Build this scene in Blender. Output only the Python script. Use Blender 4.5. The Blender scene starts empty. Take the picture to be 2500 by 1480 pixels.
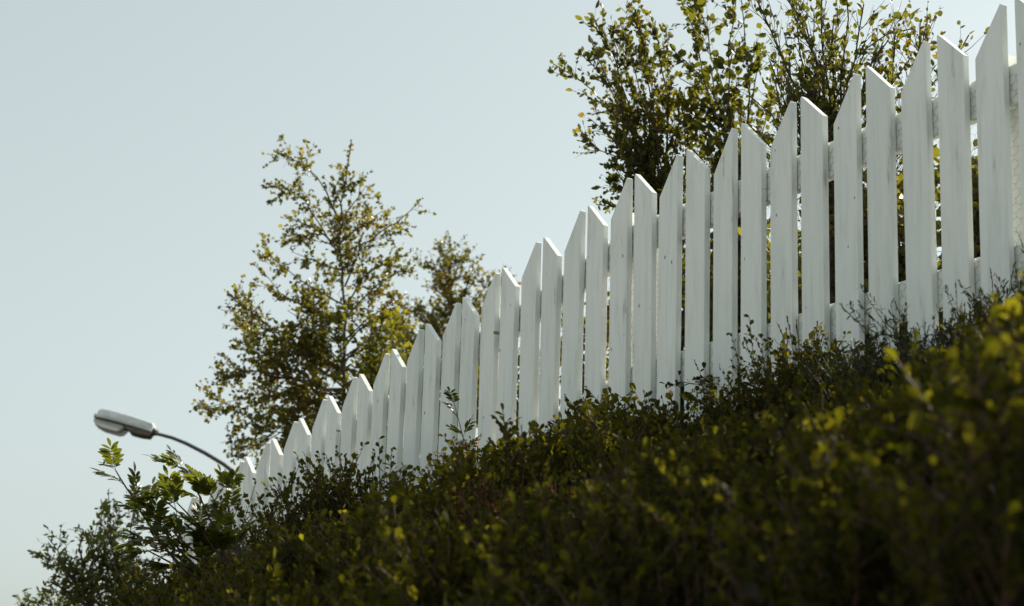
import bpy, math, random
import numpy as np
from mathutils import Matrix, Vector

# ------------------------------------------------------------------ camera, sky, sun, exposure
SC = bpy.context.scene
COL = SC.collection
FPX, YAW, PITCH, ROLL = 4210.8, 0.9872, 0.2177, 0.0302       # focal length in photo pixels, angles in radians
def cam_axes():
    f = np.array([-math.sin(YAW)*math.cos(PITCH), math.cos(YAW)*math.cos(PITCH), math.sin(PITCH)])
    r = np.array([math.cos(YAW), math.sin(YAW), 0.0]); u = np.cross(r, f)
    c, s = math.cos(ROLL), math.sin(ROLL)
    return c*r+s*u, -s*r+c*u, f
CR, CU, CF = cam_axes()
cam = bpy.data.cameras.new('camera'); camo = bpy.data.objects.new('camera', cam); COL.objects.link(camo)
camo.matrix_world = Matrix(((CR[0], CU[0], -CF[0], 0), (CR[1], CU[1], -CF[1], 0), (CR[2], CU[2], -CF[2], 0), (0, 0, 0, 1)))
cam.sensor_width = 36; cam.lens = FPX/2500*36; cam.clip_start = .05; cam.clip_end = 2000
cam.dof.use_dof = True; cam.dof.focus_distance = 6.0; cam.dof.aperture_fstop = 5.4
SC.camera = camo

SUN_EL, SUN_AZ = math.radians(36), math.radians(-8)          # azimuth from +Y (behind the fence), negative to the left
w = bpy.data.worlds.new('World'); SC.world = w; w.use_nodes = True
nt = w.node_tree; nt.nodes.clear()
sky = nt.nodes.new('ShaderNodeTexSky'); sky.sky_type = 'NISHITA'; sky.sun_disc = False
sky.sun_elevation = SUN_EL; sky.sun_rotation = SUN_AZ
sky.altitude = 0; sky.air_density = 1.0; sky.dust_density = 1.7; sky.ozone_density = 1.0
hs = nt.nodes.new('ShaderNodeHueSaturation'); hs.inputs['Saturation'].default_value = .31
bg = nt.nodes.new('ShaderNodeBackground'); bg.inputs['Strength'].default_value = .10
wo = nt.nodes.new('ShaderNodeOutputWorld')
hz_ = nt.nodes.new('ShaderNodeMix'); hz_.data_type = 'RGBA'; hz_.inputs['Factor'].default_value = .5; hz_.clamp_result = False
hz_.inputs[7].default_value = (4.4, 5.12, 5.15, 1)                # thin even high haze over the whole sky
wb = nt.nodes.new('ShaderNodeMix'); wb.data_type = 'RGBA'; wb.blend_type = 'MULTIPLY'; wb.inputs['Factor'].default_value = 1; wb.clamp_result = False
wb.inputs[7].default_value = (.965, 1.03, .985, 1)                # cool green white balance of the photograph, the same all over the sky
nt.links.new(sky.outputs[0], hs.inputs['Color']); nt.links.new(hs.outputs[0], wb.inputs[6]); nt.links.new(wb.outputs[2], hz_.inputs[6]); nt.links.new(hz_.outputs[2], bg.inputs['Color']); nt.links.new(bg.outputs[0], wo.inputs[0])
sun = bpy.data.lights.new('sun', 'SUN'); sun.energy = 5.0; sun.angle = math.radians(.53); sun.color = (1, .93, .82)
suno = bpy.data.objects.new('sun', sun); COL.objects.link(suno)
sd = Vector((math.sin(SUN_AZ)*math.cos(SUN_EL), math.cos(SUN_AZ)*math.cos(SUN_EL), math.sin(SUN_EL)))
suno.rotation_euler = sd.to_track_quat('Z', 'Y').to_euler()
SC.view_settings.view_transform = 'Standard'; SC.view_settings.look = 'None'
SC.view_settings.gamma = 1; SC.view_settings.use_curve_mapping = False; SC.view_settings.exposure = 0.47

# ------------------------------------------------------------------ helpers
RNG = np.random.default_rng(7)
def ray(px, py): return CF + CR*(px-1250)/FPX - CU*(py-740)/FPX
def aty(px, py, y): d = ray(px, py); return d*(y/d[1])         # point at a distance y across the bank
def atd(px, py, dep): return ray(px, py)*dep                   # point at a depth along the view
def norm(v): return v/np.maximum(np.linalg.norm(v, axis=-1, keepdims=True), 1e-9)

def tag(o, label=None, cat=None, group=None, kind=None):
    if label: o['label'] = label
    if cat: o['category'] = cat
    if group: o['group'] = group
    if kind: o['kind'] = kind
    return o
def empty(name, loc, label=None, cat=None, group=None):
    o = bpy.data.objects.new(name, None); COL.objects.link(o); o.location = Vector(loc); o.empty_display_size = .1
    return tag(o, label, cat, group)
def link(name, me, mat, parent=None, loc=(0, 0, 0)):
    o = bpy.data.objects.new(name, me); COL.objects.link(o); o.location = Vector(loc)
    if parent is not None: o.parent = parent
    if mat is not None and not me.materials: me.materials.append(mat)
    return o
def quads(name, V, F, rnd=None, smooth=False):
    V = np.asarray(V, np.float32); F = np.asarray(F, np.int32)
    me = bpy.data.meshes.new(name)
    me.vertices.add(len(V)); me.vertices.foreach_set('co', V.ravel())
    me.loops.add(F.size); me.loops.foreach_set('vertex_index', F.ravel())
    me.polygons.add(len(F)); me.polygons.foreach_set('loop_start', np.arange(0, F.size, 4, dtype=np.int32))
    me.polygons.foreach_set('loop_total', np.full(len(F), 4, np.int32))
    if smooth: me.polygons.foreach_set('use_smooth', np.ones(len(F), bool))
    me.update(calc_edges=True)
    if rnd is not None:
        a = me.attributes.new('rnd', 'FLOAT', 'FACE'); a.data.foreach_set('value', np.asarray(rnd, np.float32))
    return me
class Acc:                                                     # gathers quads
    def __init__(s): s.V = []; s.F = []; s.R = []; s.n = 0
    def add(s, V, F, R=None):
        if len(F) == 0: return
        s.V.append(V); s.F.append(np.asarray(F)+s.n); s.n += len(V)
        s.R.append(np.zeros(len(F)) if R is None else R)
    def arrays(s): return np.concatenate(s.V), np.concatenate(s.F), np.concatenate(s.R)
    def mesh(s, name, smooth=False): V, F, R = s.arrays(); return quads(name, V, F, R, smooth)

def tube(acc, P, R, k=4, rnd=0.0, cap=False):
    P = np.asarray(P, float); R = np.broadcast_to(np.asarray(R, float), (len(P),))
    T = np.gradient(P, axis=0); T = norm(T)
    ref = np.array([.31, .2, .93]) if abs(T[0][2]) < .8 else np.array([.9, .3, .1])
    A = norm(np.cross(T, ref)); B = np.cross(T, A)
    an = np.arange(k)*2*math.pi/k
    V = P[:, None] + R[:, None, None]*(A[:, None]*np.cos(an)[None, :, None] + B[:, None]*np.sin(an)[None, :, None])
    n = len(P); i = np.arange(n-1)[:, None]*k; j = np.arange(k)[None]; j2 = (j+1) % k
    F = np.stack([i+j, i+j2, i+k+j2, i+k+j], -1).reshape(-1, 4)
    acc.add(V.reshape(-1, 3), F, np.full(len(F), rnd))
    if cap and k == 4:
        acc.add(V[0], [[3, 2, 1, 0]]); acc.add(V[-1], [[0, 1, 2, 3]])

# leaf templates: (across, along, fold) and quads
LEAF2 = (np.array([(0, 0, 0), (0, 1, 0), (-.5, .72, .12), (-.36, .33, .10), (.5, .72, .12), (.36, .33, .10)]), np.array([(0, 1, 2, 3), (0, 5, 4, 1)]))
LEAFO = (np.array([(0, 0, 0), (0, 1, 0), (-.44, .68, .10), (-.5, .30, .12), (.44, .68, .10), (.5, .30, .12)]), np.array([(0, 1, 2, 3), (0, 5, 4, 1)]))
def big_leaf(prof, curl=.08, fold=.14):
    V = []; F = []
    for v, h in prof:
        z = -curl*(2*v-.6)**2
        V += [(-h, v, z+fold*h), (0, v, z), (h, v, z+fold*h)]
    for i in range(len(prof)-1):
        a = 3*i; F += [(a, a+1, a+4, a+3), (a+1, a+2, a+5, a+4)]
    return np.array(V, float), np.array(F)
LEAFB = big_leaf([(0, .03), (.22, .40), (.55, .5), (.85, .27), (1, .02)])
def leaves(acc, P, D, N, L, W, tpl, rnd):
    P = np.asarray(P, float); D = norm(np.asarray(D, float)); N = np.asarray(N, float)
    S = norm(np.cross(D, N)); N = np.cross(S, D)
    L = np.broadcast_to(L, (len(P),)); W = np.broadcast_to(W, (len(P),))
    T, TF = tpl
    V = P[:, None] + S[:, None]*(T[None, :, 0:1]*W[:, None, None]) + D[:, None]*(T[None, :, 1:2]*L[:, None, None]) + N[:, None]*(T[None, :, 2:3]*W[:, None, None])
    m = len(T)
    F = (np.arange(len(P))[:, None, None]*m + TF[None]).reshape(-1, 4)
    acc.add(V.reshape(-1, 3), F, np.repeat(rnd, len(TF)))

# ------------------------------------------------------------------ materials
def new_mat(name):
    m = bpy.data.materials.new(name); m.use_nodes = True; t = m.node_tree; t.nodes.clear()
    o = t.nodes.new('ShaderNodeOutputMaterial'); return m, t, o
def ramp(t, stops, src, interp='LINEAR'):
    r = t.nodes.new('ShaderNodeValToRGB'); r.color_ramp.interpolation = interp
    e = r.color_ramp.elements
    while len(e) < len(stops): e.new(.5)
    for el, (p, c) in zip(e, stops): el.position = p; el.color = (*c, 1)
    t.links.new(src, r.inputs[0]); return r
def leaf_mat(name, stops, trans=.5, tint=(1.5, 1.35, .55), rough=.42, spec=.35):
    m, t, o = new_mat(name)
    a = t.nodes.new('ShaderNodeAttribute'); a.attribute_name = 'rnd'
    r = ramp(t, stops, a.outputs['Fac'])
    p = t.nodes.new('ShaderNodeBsdfPrincipled'); p.inputs['Roughness'].default_value = rough; p.inputs['Specular IOR Level'].default_value = spec
    tr = t.nodes.new('ShaderNodeBsdfTranslucent')
    mu = t.nodes.new('ShaderNodeMix'); mu.data_type = 'RGBA'; mu.blend_type = 'MULTIPLY'; mu.inputs['Factor'].default_value = 1; mu.clamp_result = False
    mu.inputs[7].default_value = (*tint, 1)
    mx = t.nodes.new('ShaderNodeMixShader'); mx.inputs[0].default_value = trans
    t.links.new(r.outputs[0], p.inputs['Base Color']); t.links.new(r.outputs[0], mu.inputs[6]); t.links.new(mu.outputs[2], tr.inputs['Color'])
    t.links.new(p.outputs[0], mx.inputs[1]); t.links.new(tr.outputs[0], mx.inputs[2]); t.links.new(mx.outputs[0], o.inputs[0])
    return m
def plain(name, col, rough=.7, noise=.35, scale=30, metal=0.0, bump=.0):
    m, t, o = new_mat(name)
    tc = t.nodes.new('ShaderNodeTexCoord'); n = t.nodes.new('ShaderNodeTexNoise'); n.inputs['Scale'].default_value = scale; n.inputs['Detail'].default_value = 5
    t.links.new(tc.outputs['Object'], n.inputs['Vector'])
    lo = tuple(c*(1-noise) for c in col); hi = tuple(min(1, c*(1+noise)) for c in col)
    r = ramp(t, [(.3, lo), (.7, hi)], n.outputs['Fac'])
    p = t.nodes.new('ShaderNodeBsdfPrincipled'); p.inputs['Roughness'].default_value = rough; p.inputs['Metallic'].default_value = metal; p.inputs['Specular IOR Level'].default_value = .5 if rough < .9 else .08
    t.links.new(r.outputs[0], p.inputs['Base Color'])
    if bump:
        b = t.nodes.new('ShaderNodeBump'); b.inputs['Strength'].default_value = bump; b.inputs['Distance'].default_value = .01
        t.links.new(n.outputs['Fac'], b.inputs['Height']); t.links.new(b.outputs[0], p.inputs['Normal'])
    t.links.new(p.outputs[0], o.inputs[0]); return m
def paint_mat():
    m, t, o = new_mat('white_paint')
    L = t.links.new
    tc = t.nodes.new('ShaderNodeTexCoord'); oi = t.nodes.new('ShaderNodeObjectInfo')
    ad = t.nodes.new('ShaderNodeVectorMath'); ad.operation = 'MULTIPLY_ADD'
    cb = t.nodes.new('ShaderNodeCombineXYZ')
    for k in range(3): L(oi.outputs['Random'], cb.inputs[k])
    ad.inputs[1].default_value = (37, 53, 71); L(cb.outputs[0], ad.inputs[0]); L(tc.outputs['Object'], ad.inputs[2])
    def mapped(sc):
        mp = t.nodes.new('ShaderNodeMapping'); mp.inputs['Scale'].default_value = sc; L(ad.outputs[0], mp.inputs[0]); return mp.outputs[0]
    def noise(sc, scale, det=6):
        n = t.nodes.new('ShaderNodeTexNoise'); n.inputs['Scale'].default_value = scale; n.inputs['Detail'].default_value = det; n.inputs['Roughness'].default_value = .6
        L(mapped(sc), n.inputs['Vector']); return n.outputs['Fac']
    def mulc(a, b):
        x = t.nodes.new('ShaderNodeMix'); x.data_type = 'RGBA'; x.blend_type = 'MULTIPLY'; x.inputs['Factor'].default_value = 1
        L(a, x.inputs[6]); L(b, x.inputs[7]); return x.outputs[2]
    base = ramp(t, [(.25, (.76, .795, .765)), (.55, (.84, .86, .825)), (.8, (.87, .88, .84))], noise((1, 1, .25), 9)).outputs[0]
    streak = ramp(t, [(.24, (.80, .81, .79)), (.42, (.97, .97, .965)), (.6, (1, 1, 1))], noise((14, 14, .55), 4, 8)).outputs[0]
    grime = ramp(t, [(.27, (.45, .45, .43)), (.36, (.92, .92, .90)), (.5, (1, 1, 1))], noise((5, 5, .7), 6, 10)).outputs[0]
    # small knots and chipped specks, taller than wide
    vo = t.nodes.new('ShaderNodeTexVoronoi'); vo.inputs['Scale'].default_value = 21; vo.inputs['Randomness'].default_value = 1; L(mapped((1, .001, .55)), vo.inputs['Vector'])
    wn = t.nodes.new('ShaderNodeTexWhiteNoise'); L(vo.outputs['Position'], wn.inputs['Vector'])
    mm = t.nodes.new('ShaderNodeMath'); mm.operation = 'MULTIPLY'; mm.inputs[1].default_value = .075
    pw = t.nodes.new('ShaderNodeMath'); pw.operation = 'POWER'; pw.inputs[1].default_value = 1.5
    L(wn.outputs['Value'], pw.inputs[0]); L(pw.outputs[0], mm.inputs[0])
    sb = t.nodes.new('ShaderNodeMath'); sb.operation = 'SUBTRACT'; L(vo.outputs['Distance'], sb.inputs[0]); L(mm.outputs[0], sb.inputs[1])
    spk = ramp(t, [(.0, (.30, .28, .25)), (.018, (.62, .61, .58)), (.03, (1, 1, 1))], sb.outputs[0]).outputs[0]
    tone = ramp(t, [(0, (.90, .91, .90)), (.5, (.97, .97, .96)), (1, (1, 1, 1))], oi.outputs['Random']).outputs[0]
    c = mulc(mulc(mulc(mulc(base, streak), grime), spk), tone)
    p = t.nodes.new('ShaderNodeBsdfPrincipled'); p.inputs['Roughness'].default_value = .55; p.inputs['Specular IOR Level'].default_value = .3
    L(c, p.inputs['Base Color'])
    b = t.nodes.new('ShaderNodeBump'); b.inputs['Strength'].default_value = .35; b.inputs['Distance'].default_value = .002
    L(noise((30, 30, 1.2), 5, 6), b.inputs['Height']); L(b.outputs[0], p.inputs['Normal'])
    L(p.outputs[0], o.inputs[0]); return m
PAINT = paint_mat()
BARK = plain('dark_bark', (.055, .038, .028), .85, .5, 40)
BARK_R = plain('reddish_twig', (.075, .035, .026), .7, .4, 60)
BARK_G = plain('grey_brown_bark', (.10, .075, .058), .85, .45, 40)
SOIL = plain('forest_soil', (.022, .017, .011), .95, .6, 9, bump=.6)
G = dict(
  dark=(.013, .015, .005), mid=(.022, .025, .007), lt=(.052, .058, .014), yel=(.115, .115, .025), brn=(.11, .065, .025), red=(.15, .045, .022), olv=(.040, .040, .012))
M_BIL = leaf_mat('bilberry_leaf', [(0, G['dark']), (.35, G['mid']), (.62, G['olv']), (.82, G['lt']), (.93, G['yel']), (.97, G['brn']), (1, G['red'])], .5, (4.0, 3.4, .5), .68, .07)
M_RED = leaf_mat('reddened_leaf', [(0, (.035, .012, .008)), (.5, (.055, .021, .012)), (.85, (.05, .03, .013)), (1, (.03, .038, .012))], .4, (1.8, 1.3, .7), .6, .2)
M_NDL = leaf_mat('needle_leaf', [(0, (.018, .030, .012)), (.7, (.032, .050, .018)), (1, (.06, .07, .022))], .3, (1.4, 1.3, .5), .55, .2)
M_BIRCH = leaf_mat('birch_leaf', [(0, (.05, .055, .018)), (.4, (.08, .085, .024)), (.75, (.12, .12, .032)), (.92, (.17, .15, .04)), (1, (.13, .08, .03))], .58, (2.6, 2.25, .6), .35, .5)
M_WIL = leaf_mat('willow_leaf', [(0, (.04, .05, .016)), (.45, (.068, .08, .02)), (.8, (.11, .12, .028)), (1, (.18, .19, .035))], .58, (2.4, 2.0, .42), .4, .35)
M_SHR = leaf_mat('brown_green_leaf', [(0, (.04, .05, .016)), (.45, (.07, .085, .022)), (.75, (.12, .13, .03)), (.9, (.15, .11, .03)), (1, (.16, .07, .025))], .58, (2.35, 1.9, .45), .42, .35)
M_ROW = leaf_mat('rowan_leaf', [(0, (.042, .055, .02)), (.5, (.064, .078, .024)), (1, (.105, .12, .03))], .54, (2.2, 2.0, .45), .38, .4)
M_DRY = leaf_mat('dry_stalk', [(0, (.10, .06, .045)), (1, (.22, .16, .09))], .2, (1.2, 1.1, .8), .7, .2)

# ------------------------------------------------------------------ ground
FY = 3.576                                                     # front face of the fence
SIL = [(2620, 700), (2500, 760), (2280, 800), (2200, 845), (2050, 845), (1930, 862), (1800, 915), (1650, 970), (1500, 1032), (1350, 1085), (1200, 1130), (1050, 1188), (900, 1240), (760, 1268), (650, 1330), (560, 1370), (480, 1440), (400, 1540), (330, 1640)]
_r = np.array([aty(x, y, 3.3) for x, y in SIL])
_rx, _rz = _r[::-1, 0], _r[::-1, 2]-.225
def zfence(x):
    x = np.asarray(x, float)
    z = np.interp(x, _rx, _rz)
    z = np.where(x < _rx[0], np.maximum(_rz[0] + .30*(x-_rx[0]), -4.2), z)
    z = np.where(x > _rx[-1], np.minimum(_rz[-1] + .10*(x-_rx[-1]), 1.6), z)
    return z
def ground(x, y):
    x = np.asarray(x, float); y = np.asarray(y, float)
    t = np.maximum(0, 3.4-y)
    z = zfence(x) - .34*t - .55*np.maximum(0, t-1.45)**2
    b = .03*np.sin(x*3.1+1.0)*np.sin(y*2.7+.5) + .02*np.sin(x*7.3)*np.cos(y*6.1)
    z = z + b*np.exp(-(x**2+y**2)/400)
    back = np.clip(y-3.8, 0, 60); z = z + np.minimum(.02*back, .3)
    return np.maximum(z, np.interp(x, [-26, -9], [-4.3, -1.7]))
gx = np.concatenate([[-400, -200, -120, -80, -55, -40, -30], np.arange(-24, -10, .8), np.arange(-10, 1, .16), np.arange(1, 8, .8), [12, 20, 35, 60, 120, 250, 400]])
gy = np.concatenate([[-400, -200, -100, -50, -25, -12, -6, -3], np.arange(-2, 0, .4), np.arange(0, 5, .14), np.arange(5, 14, .6), [17, 22, 30, 45, 70, 120, 220, 400]])
GX, GY = np.meshgrid(gx, gy, indexing='ij'); GZ = ground(GX, GY)
ny = len(gy); i, j = np.meshgrid(np.arange(len(gx)-1), np.arange(ny-1), indexing='ij'); a = i*ny+j
me = quads('ground', np.stack([GX, GY, GZ], -1).reshape(-1, 3), np.stack([a, a+ny, a+ny+1, a+1], -1).reshape(-1, 4), smooth=True)
tag(link('ground', me, SOIL), kind='structure')

# added out-of-view ground at the bank foot, pale to bounce sun onto the fence
rx, ry = np.concatenate([np.arange(-60, -26, 4), np.arange(-26, -8, 1.0), np.arange(-8, 61, 4)]), np.concatenate([np.arange(-10, -1.2, .5), [-1.2]])
RX, RYY = np.meshgrid(rx, ry, indexing='ij'); i, j = np.meshgrid(np.arange(len(rx)-1), np.arange(len(ry)-1), indexing='ij'); a = i*len(ry)+j
me = quads('bounce_ground', np.stack([RX, RYY, np.maximum(ground(RX, RYY), np.interp(RX, [-26, -9], [-4.3, -1.7]))+.05], -1).reshape(-1, 3), np.stack([a, a+len(ry), a+len(ry)+1, a+1], -1).reshape(-1, 4))
tag(link('bounce_ground', me, plain('pale_bounce', (.52, .49, .44), .95, .2, 25, bump=.3)), kind='structure')

# ------------------------------------------------------------------ picket fence
T = .025; W = .098; P = .282; GAP = .043; S0 = -3.003; SB = -4.72
def tipz(s):                                                   # two straight runs with a bend at a post
    zb = 1.774
    m1 = (1.8752+.004-zb)/(S0-SB)
    if s >= SB: return 1.8792 + m1*(s-S0)
    return zb + (s-SB)*.239
def prism_mesh(name, poly, y0, y1, bev=.002):
    """outline in x,z pulled from y0 to y1 with small chamfers on the front and back edges"""
    n = len(poly); c = np.mean(poly, 0); V = []
    def ring(sh, y):
        for i_ in range(n):
            p0, p, p1 = poly[i_-1], poly[i_], poly[(i_+1) % n]
            e0 = np.array(p)-p0; e1 = np.array(p1)-p; n0 = np.array([-e0[1], e0[0]])/np.hypot(*e0); n1 = np.array([-e1[1], e1[0]])/np.hypot(*e1)
            nn = n0+n1; q = np.array(p) + nn/np.dot(nn, nn)*2*sh
            V.append((q[0], y, q[1]))
    ring(bev, y0); ring(0, y0+bev); ring(0, y1-bev); ring(bev, y1)
    F = [tuple(range(n)), tuple(reversed(range(3*n, 4*n)))]
    for k in range(3):
        for i_ in range(n):
            j_ = (i_+1) % n; F.append((k*n+j_, k*n+i_, (k+1)*n+i_, (k+1)*n+j_))
    me = bpy.data.meshes.new(name); me.from_pydata(V, [], F); me.update(); return me
fence = empty('picket_fence', (-5, FY, float(zfence(-5))), 'long white painted wooden picket fence with zigzag tops climbing the bank', 'fence')
FI = Vector(fence.location)
def fpart(name, me, mat, loc): return link(name, me, mat, fence, Vector(loc)-FI)
rf = random.Random(3)
short = {(11, 'B'): .02}
for n in range(-9, 20):
    for k in 'AB':
        sA = S0 - n*P
        hw = W*(1+rf.uniform(-.02, .02)); dz = rf.uniform(-.005, .005); ht = rf.uniform(.93, .96)
        if k == 'A': x0, x1, top = sA-hw, sA, tipz(sA)+dz
        else: x0, x1, top = sA+GAP, sA+GAP+hw, tipz(sA+GAP)+dz
        cx = (x0+x1)/2+rf.uniform(-.0025, .0025); h = hw/2; bot = -ht
        da, db = (.138+rf.uniform(-.004, .004)), (.090+rf.uniform(-.004, .004))
        if n > 7: da -= .012
        j1, j2 = rf.uniform(-.0015, .0015), rf.uniform(-.0015, .0015)
        if k == 'A': poly = [(-h+j1, bot), (h+j1, bot), (h, -.004), (h-.006, 0), (-h, -da)]
        else: poly = [(-h+j1, bot), (h+j1, bot), (h, -db), (-h+.005, 0), (-h, -.003)]
        me = prism_mesh('picket', [np.array(q) for q in poly], 0, T+rf.uniform(-.001, .001), .0018)
        o = fpart('picket', me, PAINT, (cx, FY, top))
        o.rotation_euler = (rf.uniform(-.007, .007), rf.uniform(-.0065, .0065), rf.uniform(-.015, .015))
# rails: an upper and a lower one on each run
RY = FY+T+.005
def rail(xa, xb, h):
    za, zb = tipz(xa)-h, tipz(xb)-h
    cx, cz = (xa+xb)/2, (za+zb)/2
    poly = [(xa-cx, za-cz-.112), (xb-cx, zb-cz-.112), (xb-cx, zb-cz), (xa-cx, za-cz)]
    fpart('rail', prism_mesh('rail', [np.array(q) for q in poly], 0, .034, .003), PAINT, (cx, RY, cz))
for h in (.172, .683):
    rail(SB+.002, -.45, h); rail(-8.48, SB-.002, h)
for s in (-.95, -3.035, SB, -6.36, -8.0):
    z1 = tipz(s)-.105; z0 = float(ground(s, FY))-.1; hw = .040; hh = z1-z0
    poly = [(-hw, -hh), (hw, -hh), (hw, -.03), (-hw, 0)]
    fpart('post', prism_mesh('post', [np.array(q) for q in poly], 0, .08, .004), PAINT, (s, RY+.0355, z1))
# hexagonal wire netting between pickets and rails
WIRE = plain('galvanised_wire', (.07, .06, .055), .6, .2, 50, .3)
acc = Acc(); cw, ch, rw = .030, .026, .00034
ncol = int((8.43-2.4)/cw)
segs = []
for ci in range(ncol):
    for ri in range(31):
        x = -8.4+ci*cw+(cw/2 if ri % 2 else 0); hgt = .19+ri*ch*.78
        a0 = (x, hgt); a1 = (x, hgt+ch*.42); l1 = (x-cw/2, hgt+ch*.78); r1 = (x+cw/2, hgt+ch*.78)
        segs += [(a0, a1), (a1, l1), (a1, r1)]
S = np.array(segs); zz = np.vectorize(tipz)
A = np.stack([S[:, 0, 0], 0*S[:, 0, 0], zz(S[:, 0, 0])-S[:, 0, 1]], 1); B = np.stack([S[:, 1, 0], 0*S[:, 0, 0], zz(S[:, 1, 0])-S[:, 1, 1]], 1)
jit = RNG.normal(0, .0012, (len(A), 1))*np.array([[1, 0, 1]])
D = norm(B-A); U = np.cross(D, [0, 1, 0]); YV = np.array([0, 1, 0.])
offs = [U*rw+YV*0, -U*rw*.5+YV*rw*.87, -U*rw*.5-YV*rw*.87]
V = np.stack([A+o_ for o_ in offs]+[B+o_ for o_ in offs], 1)+jit[:, None]
b6 = np.arange(len(A))[:, None, None]*6
acc.add(V.reshape(-1, 3)-np.array(FI)+[0, FY+T+.0028, 0], (b6+np.array([[0, 1, 4, 3], [1, 2, 5, 4], [2, 0, 3, 5]])).reshape(-1, 4))
wn_ = link('wire_netting', acc.mesh('wire_netting'), WIRE, fence); wn_['label'] = 'thin hexagonal wire netting behind the pickets'

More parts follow.
